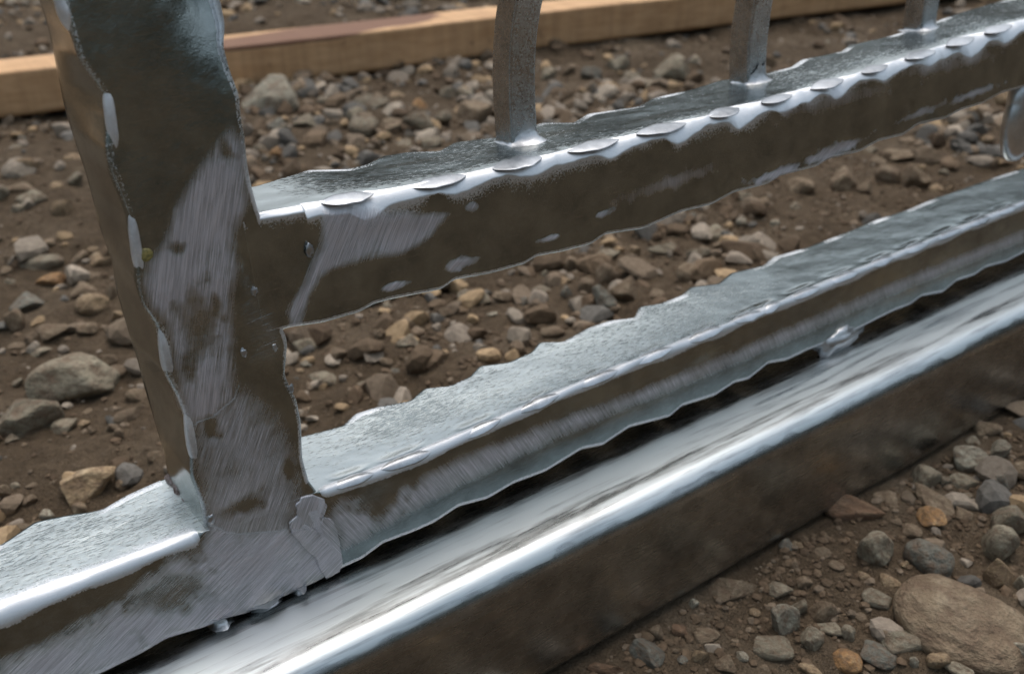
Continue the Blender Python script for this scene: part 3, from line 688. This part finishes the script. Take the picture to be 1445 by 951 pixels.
# ------------------------------------------------------------------ stones
def stone_mat(name, c0, c1, c2):
    m, n, l, b = new_mat(name); tc = n.new('ShaderNodeTexCoord').outputs['Object']
    oi = n.new('ShaderNodeObjectInfo')
    ad = n.new('ShaderNodeVectorMath'); ad.operation = 'ADD'; l.new(tc, ad.inputs[0])
    sc = n.new('ShaderNodeVectorMath'); sc.operation = 'SCALE'; sc.inputs[0].default_value = (37, 19, 53); l.new(oi.outputs['Random'], sc.inputs['Scale'])
    l.new(sc.outputs[0], ad.inputs[1]); v = ad.outputs[0]
    f = noise(n, l, v, 1.6, 5, 0.6); s = noise(n, l, v, 9, 4, 0.7)
    col = ramp(n, l, f, [(0.32, c0), (0.52, c1), (0.70, c2)])
    col = mix_c(n, l, 0.8, col, ramp(n, l, s, [(0.3, (0.66, 0.64, 0.62)), (0.7, (1.2, 1.2, 1.2))]), 'MULTIPLY')
    hsv = n.new('ShaderNodeHueSaturation'); l.new(col, hsv.inputs['Color'])
    l.new(math_n(n, l, 'ADD', math_n(n, l, 'MULTIPLY', oi.outputs['Random'], .5), .75), hsv.inputs['Value'])
    # brown dust caught in the hollows
    dirt = ramp(n, l, noise(n, l, v, 2.6, 4, .65), [(0.42, 0.0), (0.66, 0.85)])
    l.new(mix_c(n, l, dirt, hsv.outputs[0], (0.16, 0.108, 0.072)), b.inputs['Base Color'])
    b.inputs['Roughness'].default_value = 0.82; b.inputs['Specular IOR Level'].default_value = 0.25
    nor = bump(n, l, f, 0.4, 0.10); nor = bump(n, l, s, 0.35, 0.03, nor); l.new(nor, b.inputs['Normal']); return m
SM = {
 'g': (stone_mat('grey_stone', (0.201,0.173,0.123), (0.286,0.254,0.185), (0.371,0.335,0.252)), 'grey'),
 'b': (stone_mat('brown_stone', (0.170,0.124,0.081), (0.239,0.184,0.122), (0.307,0.248,0.171)), 'brown'),
 't': (stone_mat('tan_stone', (0.254,0.178,0.104), (0.350,0.259,0.157), (0.424,0.335,0.218)), 'tan'),
 'o': (stone_mat('orange_stone', (0.233,0.140,0.067), (0.382,0.216,0.095), (0.445,0.313,0.171)), 'orange-tan'),
 'd': (stone_mat('dark_stone', (0.117,0.113,0.095), (0.180,0.178,0.147), (0.265,0.259,0.214)), 'dark slate-grey'),
 'p': (stone_mat('pale_stone', (0.276,0.248,0.190), (0.382,0.356,0.275), (0.488,0.464,0.370)), 'pale'),
 'r': (stone_mat('red_stone', (0.138,0.081,0.048), (0.201,0.124,0.076), (0.265,0.184,0.114)), 'reddish brown'),
}
import bmesh
def ico(sub):
    bm = bmesh.new(); bmesh.ops.create_icosphere(bm, subdivisions=sub, radius=1.0)
    v = np.array([x.co[:] for x in bm.verts]); f = np.array([[x.index for x in q.verts] for q in bm.faces]); bm.free(); return v, f
ICO = {k: ico(k) for k in (1, 2, 3, 4)}
def stone_shape(sub, seed, cuts=7, rough=.12, kmin=.42):
    rg = np.random.default_rng(seed); v, f = ICO[sub]; v = v.copy()
    for _ in range(cuts):
        d = rg.normal(size=3); d /= np.linalg.norm(d); k = rg.uniform(kmin, max(.80, kmin + .12))
        s = v @ d; ex = np.maximum(0, s - k); v = v - ex[:, None] * d * .93
    v = v * (1 + rough * fbm(v[:, 0] * 1.6 + seed, v[:, 1] * 1.6, v[:, 2] * 1.6, seed, 3))[:, None]
    v -= (v.max(0) + v.min(0)) / 2; v /= np.maximum(1e-6, (v.max(0) - v.min(0)) / 2)
    return v, f
VAR = {}
def stone_mesh(sub, k, mk, soft=False):
    key = (sub, k, mk, soft)
    if key not in VAR:
        v, f = stone_shape(sub, 100 + k, 7 + k % 6, .03 + .015 * (k % 4)) if not soft else stone_shape(sub, 100 + k, 3, .07, .72)
        me = bpy.data.meshes.new('stone'); me.from_pydata(v.tolist(), [], f.tolist())
        me.polygons.foreach_set('use_smooth', np.full(len(f), True)); me.materials.append(SM[mk][0]); VAR[key] = me
    return VAR[key]
camyaw = math.atan2(right[1], right[0])
TRACED = """37,239,30,28,t 27,270,40,20,b 45,283,40,22,g 28,300,22,18,g 89,296,30,24,t 107,256,22,18,g 80,266,18,14,t 105,224,28,14,t 3,276,20,20,g
402,187,20,20,g 431,175,34,24,g 458,148,22,16,g 522,148,54,24,g 502,165,26,20,g 513,184,40,28,g 561,135,28,12,t 594,150,26,18,o 552,185,32,26,b 593,180,46,38,g 626,170,22,20,g 670,165,52,34,b 633,135,28,22,g 657,135,24,20,g 508,215,20,22,b 389,219,18,16,o 367,214,18,14,g 426,131,34,26,b 572,205,26,12,g 606,205,34,16,g 392,178,30,20,d
872,94,36,26,g 835,108,30,24,d 771,155,26,34,b 801,101,22,18,b 774,108,22,20,g 848,128,22,18,b 885,131,24,14,b 919,124,34,18,g 808,148,28,16,b 892,111,26,18,g 929,114,16,14,p 830,140,24,18,g
1130,266,36,24,b 1190,259,36,34,b 1221,269,24,24,b 1251,252,34,28,b 1312,222,44,26,b 1268,219,44,20,b 1318,188,36,20,b 1342,230,14,14,t 1362,172,26,22,b 1389,198,26,14,t 1352,165,30,14,b 1076,289,22,18,b 1382,215,24,14,b 1400,230,26,16,b 1240,230,22,14,b
431,489,34,26,g 431,512,18,14,p 455,534,40,22,g 476,502,34,26,b 576,485,34,24,g 577,457,26,18,b 535,472,18,14,b 670,418,50,26,g 710,420,30,20,b 737,425,24,16,d 695,442,16,8,p 780,468,34,18,b 606,512,24,12,b 513,539,20,10,g 731,492,26,20,b 434,576,24,18,b 680,506,34,12,b 628,440,24,16,b 545,510,20,14,b
855,391,30,34,b 805,374,30,26,b 882,415,42,40,b 828,408,24,28,b 940,352,50,18,g 987,362,38,24,g 971,391,34,34,b 1014,330,40,22,g 1007,378,22,24,b 1071,344,20,14,b 926,418,26,16,b 835,445,56,12,b 859,361,32,16,g 795,396,22,12,t 1014,347,18,14,b 1034,351,20,16,b 765,410,30,18,g
60,374,56,22,g 118,411,36,24,b 37,428,46,28,d 22,455,26,30,b 72,465,44,24,b 45,480,22,22,b 123,465,30,22,b 158,418,22,30,b 114,364,26,18,b 145,367,34,18,t 8,384,20,14,b 173,465,18,22,p 91,601,38,20,g 182,582,46,24,b 168,525,24,22,b 153,508,24,20,b 192,556,30,24,b 168,613,14,18,b 57,495,30,14,g 165,445,16,16,t 24,488,26,12,b 128,388,28,14,b
218,642,24,16,b 5,694,18,24,b 33,741,38,16,b 37,704,28,18,b
1410,639,24,28,p 1411,683,26,30,d 1435,666,34,30,b 1306,679,40,36,g 1363,681,46,30,g 1360,705,24,20,g 1360,727,26,20,b 1275,799,12,26,t 1286,751,28,18,b 1426,740,50,46,g 1441,825,26,40,g 1236,845,40,24,g 1256,821,30,18,t 1268,904,72,44,g 1240,925,50,34,d 1159,864,44,38,b 1125,858,28,42,g 1092,914,56,34,g 1144,904,34,32,g 1170,886,40,22,g 1100,834,36,22,g 989,927,26,26,t 1323,934,30,30,t 1352,945,40,20,g 1290,934,14,18,p 1146,947,40,14,t 1135,823,22,18,b 1024,939,30,26,b 1196,895,20,26,g 1251,703,36,24,b 1389,607,44,28,b 998,895,34,18,b 1375,624,24,14,g 1111,772,24,18,d 959,890,24,18,r 926,893,22,22,b 992,901,30,16,b 979,853,14,14,p 855,943,50,16,r 1180,800,22,14,b 1160,780,26,16,b 1215,870,18,12,b"""
SPECIAL = [
 (382,146,78,54,'p','pale angular stone lying against the foot of the timber beam'),
 (949,101,52,38,'g','pale grey stone on the dirt between two balusters, lit from above'),
 (1291,259,42,46,'b','upright brown stone wedged in gravel seen under the upper rail'),
 (1426,146,48,36,'t','tan blocky stone beside the drop-shaped bar end'),
 (852,428,38,40,'d','dark grey angular stone against the scalloped edge of the lower rail'),
 (104,540,122,80,'g','large flat grey-brown slab stone lying left of the post'),
 (33,588,98,66,'g','large wedge-shaped stone leaning on the flat slab beside the post'),
 (131,430,46,30,'t','rounded tan pebble on the dirt near the post'),
 (71,396,40,18,'o','flat ochre stone between grey gravel near the post'),
 (127,677,74,54,'t','tan block stone with an orange blotch behind the lower rail'),
 (1356,884,182,120,'b','biggest smooth brown boulder in front of the bottom rail'),
 (1310,790,66,54,'d','rounded slate-grey stone beside the biggest brown boulder'),
 (1369,652,48,36,'p','pale grey-white stone in the gravel in front of the bottom rail'),
 (1312,735,42,30,'o','small orange-tan stone between the bottom rail and slate-grey stone'),
 (1315,710,62,30,'b','long brown stone in front of the bottom rail'),
 (1234,781,46,58,'g','triangular grey-brown stone standing in the dirt'),
 (1410,770,46,56,'g','upright grey stone leaning on a tan one beside the boulder'),
 (1408,812,48,48,'t','tan rough stone at the foot of the upright grey stone'),
 (1196,932,42,32,'o','ochre pebble in front of the bottom rail'),
 (1107,879,42,46,'p','pale ochre wedge-shaped stone in the dirt'),
 (1203,724,84,24,'r','flat reddish stone half buried under the bottom rail'),
 (1033,831,68,46,'b','flat brown stone half buried against the bottom rail'),
 (913,921,50,40,'d','flat grey-green stone half buried in front of the bottom rail'),
 (1435,921,34,48,'p','pale grey stone at the boulder\'s right flank'),
]
used = []
def put_stone(x, y, wpx, hpx, mk, label, group=None, sub=3, sink=.36, seed=None):
    seed = len(used) if seed is None else seed
    q, t = on_z(x, y, 0.0); k = t / F
    A_ = wpx * k * .5
    dh = np.hypot(*(q - CAM)[:2]); el = math.atan2(CAM[2] - q[2], dh)
    B_ = A_ * random.uniform(.75, 1.0)
    H_ = hpx * k * .5
    c2 = H_ ** 2 - (B_ * math.sin(el)) ** 2
    if c2 < (A_ * .38) ** 2:
        C_ = A_ * .38; B_ = max(A_ * .45, math.sqrt(max(0, H_ ** 2 - (C_ * math.cos(el)) ** 2)) / math.sin(el)); B_ = min(B_, A_ * 1.2)
    else: C_ = min(math.sqrt(c2) / math.cos(el), A_ * 1.3)
    zc = float(gh(q[0], q[1])) + C_ * (1 - 2 * sink)
    q, _ = on_z(x, y, zc * .8)
    me = stone_mesh(sub, seed % 17 if sub < 4 else seed, mk, any(t_ in label for t_ in ('smooth', 'rounded', 'pebble')))
    o = bpy.data.objects.new('stone', me); COL.objects.link(o)
    fa = math.atan2(q[1] - CAM[1], q[0] - CAM[0]) - math.pi / 2
    o.location = (q[0], q[1], zc); o.scale = (A_ * 1.03, B_, C_ * 1.15)
    o.rotation_euler = (random.uniform(-.15, .15), random.uniform(-.12, .12), fa + random.choice((0, math.pi)) + random.uniform(-.15, .15))
    tag(o, label, 'stone', group); used.append((q[0], q[1], max(A_, B_)))
    return o
for i, (x, y, w_, h_, mk, lab) in enumerate(SPECIAL):
    put_stone(x, y, w_, h_, mk, lab, None, 4, .46 if 'boulder in' in lab else .33, seed=200 + i)
def describe(x, y, w_, h_, mk):
    q, t = on_z(x, y, 0.0); big = w_ * t / F
    size = 'tiny' if big < .012 else ('small' if big < .026 else 'fist-flat')
    size = 'larger' if size == 'fist-flat' else size
    shp = 'flat ' if h_ < .58 * w_ else ('upright ' if h_ > 1.02 * w_ else '')
    if q[1] < -.05: where = 'on the dirt in front of the bottom rail'
    elif (q - a) @ nrmv > .05: where = 'on the dirt beyond the timber beam'
    elif (q - a) @ nrmv > -.28: where = 'on the dirt close to the timber beam'
    elif q[0] < -.03: where = 'on the dirt behind the railing, left of its post'
    else: where = 'on the dirt between the railing and timber beam'
    lab = '%s %s%s stone %s' % (size, shp, SM[mk][1], where)
    return lab.replace(', left of its post', ', past the post'), lab.replace(', left of its post', ', past the post').replace(' stone ', ' stones ')
for s in TRACED.split():
    x, y, w_, h_, mk = s.split(','); x, y, w_, h_ = map(float, (x, y, w_, h_)); put_stone(x, y, w_, h_, mk, *describe(x, y, w_, h_, mk))
N_TR = len(used)
# further small stones, where the dirt is in view
def hidden(x, y):                            # inside the railing's or beam's silhouette
    if 850 * 0 + y < 170 - .129 * x + 4: return y > 60 - .129 * x - 10
    if x < 440 and x > 60 + .24 * y - 12 and x < 330 + .14 * y + 10: return True
    if x > 360:
        top = 245 - .225 * (x - 360); bot = 470 - .325 * (x - 410)
        if top < y < bot: return True
        if y > 610 - .375 * (x - 431) and y < 950 - .605 * (x - 822): return True
    else:
        if y > 760 - .4 * x: return True
    return False
cnt = 0; tries = 0
while cnt < 105 and tries < 6000:
    tries += 1
    x, y = random.uniform(-5, 1450), random.uniform(0, 951)
    if hidden(x, y): continue
    q, t = on_z(x, y, 0.0); s_px = random.uniform(9, 22) * (.75 if y < 120 else 1); rad = s_px * t / F / 2
    if any((q[0] - a_) ** 2 + (q[1] - b2) ** 2 < (rad + r2) ** 2 * .8 for a_, b2, r2 in used): continue
    mk = random.choice('ggbbbbttdpbg')
    h_px = s_px * random.uniform(.5, .95); put_stone(x, y, s_px, h_px, mk, *describe(x, y, s_px, h_px, mk)); cnt += 1
print('stones', N_TR, cnt)

# ---- uncountable gravel and crumbs of soil
def gravel_mat():
    m, n, l, b = new_mat('gravel'); at = n.new('ShaderNodeAttribute'); at.attribute_name = 'tint'
    tc = n.new('ShaderNodeTexCoord').outputs['Object']
    c = mix_c(n, l, 0.8, at.outputs['Color'], ramp(n, l, noise(n, l, tc, 260, 4, .65), [(0.3, (0.6, 0.57, 0.55)), (0.7, (1.2, 1.2, 1.2))]), 'MULTIPLY')
    l.new(c, b.inputs['Base Color']); b.inputs['Roughness'].default_value = 0.88; b.inputs['Specular IOR Level'].default_value = 0.2
    l.new(bump(n, l, noise(n, l, tc, 700, 3), .5, .001), b.inputs['Normal']); return m
M_GRAVEL = gravel_mat()
TINT = np.array([(0.12,0.084,0.054),(0.185,0.142,0.10),(0.25,0.21,0.165),(0.30,0.255,0.20),(0.13,0.093,0.06),(0.34,0.245,0.145),(0.13,0.122,0.108)])
def scatter(name, N, area, lo, hi, sub, tints, seed, sinkf=.25, clump=True):
    rg = np.random.default_rng(seed); x0, x1, y0, y1 = area
    x = rg.uniform(x0, x1, N * 3); y = rg.uniform(y0, y1, N * 3)
    keep = (rg.uniform(0, 1, N * 3) < np.clip(.45 + .9 * fbm(x * 3.5, y * 3.5, 0, seed + 5, 3), .06, 1)) & ~((y > -.075) & (y < .012))
    x, y = x[keep][:N], y[keep][:N]; N = len(x)
    s = lo * (hi / lo) ** (rg.uniform(0, 1, N) ** 1.5) / 2
    base = [stone_shape(sub, 300 + k, 7, .05) for k in range(8)] if sub > 1 else [stone_shape(1, 300 + k, 3, .15) for k in range(8)]
    vs_, fs_, cs_ = [], [], []; off = 0
    pick = rg.integers(0, 8, N); ti = tints[rg.integers(0, len(tints), N)] * rg.uniform(.75, 1.25, (N, 1))
    z = gh(x, y)
    for k in range(8):
        idx = np.where(pick == k)[0]
        if not len(idx): continue
        v, f = base[k]; nv = len(v)
        a_ = rg.uniform(0, 2 * math.pi, len(idx)); sc = np.stack([rg.uniform(.8, 1.25, len(idx)), rg.uniform(.7, 1.1, len(idx)), rg.uniform(.45, .85, len(idx))], -1) * s[idx][:, None]
        p = v[None] * sc[:, None, :]
        tl = rg.normal(0, .3, len(idx))[:, None]
        px, pz = p[..., 0] * np.cos(tl) - p[..., 2] * np.sin(tl), p[..., 0] * np.sin(tl) + p[..., 2] * np.cos(tl)
        ca, sa = np.cos(a_)[:, None], np.sin(a_)[:, None]
        X = px * ca - p[..., 1] * sa + x[idx][:, None]; Y = px * sa + p[..., 1] * ca + y[idx][:, None]; Zp = pz + (z[idx] + s[idx] * sinkf)[:, None]
        vs_.append(np.stack([X, Y, Zp], -1).reshape(-1, 3)); fs_.append((f[None] + (np.arange(len(idx)) * nv)[:, None, None] + off).reshape(-1, 3)); off += len(idx) * nv
        cs_.append(np.repeat(np.hstack([ti[idx], np.ones((len(idx), 1))]), nv, 0))
    o = mesh_np(name, np.vstack(vs_), np.vstack(fs_), M_GRAVEL, None, False, [('tint', 'FLOAT_COLOR', np.vstack(cs_))])
    return o
g1 = scatter('gravel', 17000, (-1.0, 2.6, -.5, 2.6), .007, .036, 2, TINT, 11)
tag(g1, 'loose brown and grey gravel strewn over the dirt', 'gravel', kind='stuff')
g2 = scatter('soil_crumbs', 14000, (-.55, 1.6, -.40, 1.3), .0016, .0075, 1, TINT[[0, 4, 1, 0, 2]], 12, .2)
tag(g2, 'fine crumbs of brown soil between the stones', 'soil', kind='stuff')

for nm, cnt_, ar, sd_ in (('soil_crumbs', 20000, (-.05, 1.15, -.42, -.05), 13), ('soil_crumbs', 12000, (-.5, .9, .0, .75), 14)):
    g3 = scatter(nm, cnt_, ar, .0014, .0065, 1, TINT[[0, 4, 0, 4, 1]], sd_, .2)
    tag(g3, 'fine crumbs of brown soil %s' % ('in front of the bottom rail' if sd_ == 13 else 'close behind the railing'), 'soil', kind='stuff')
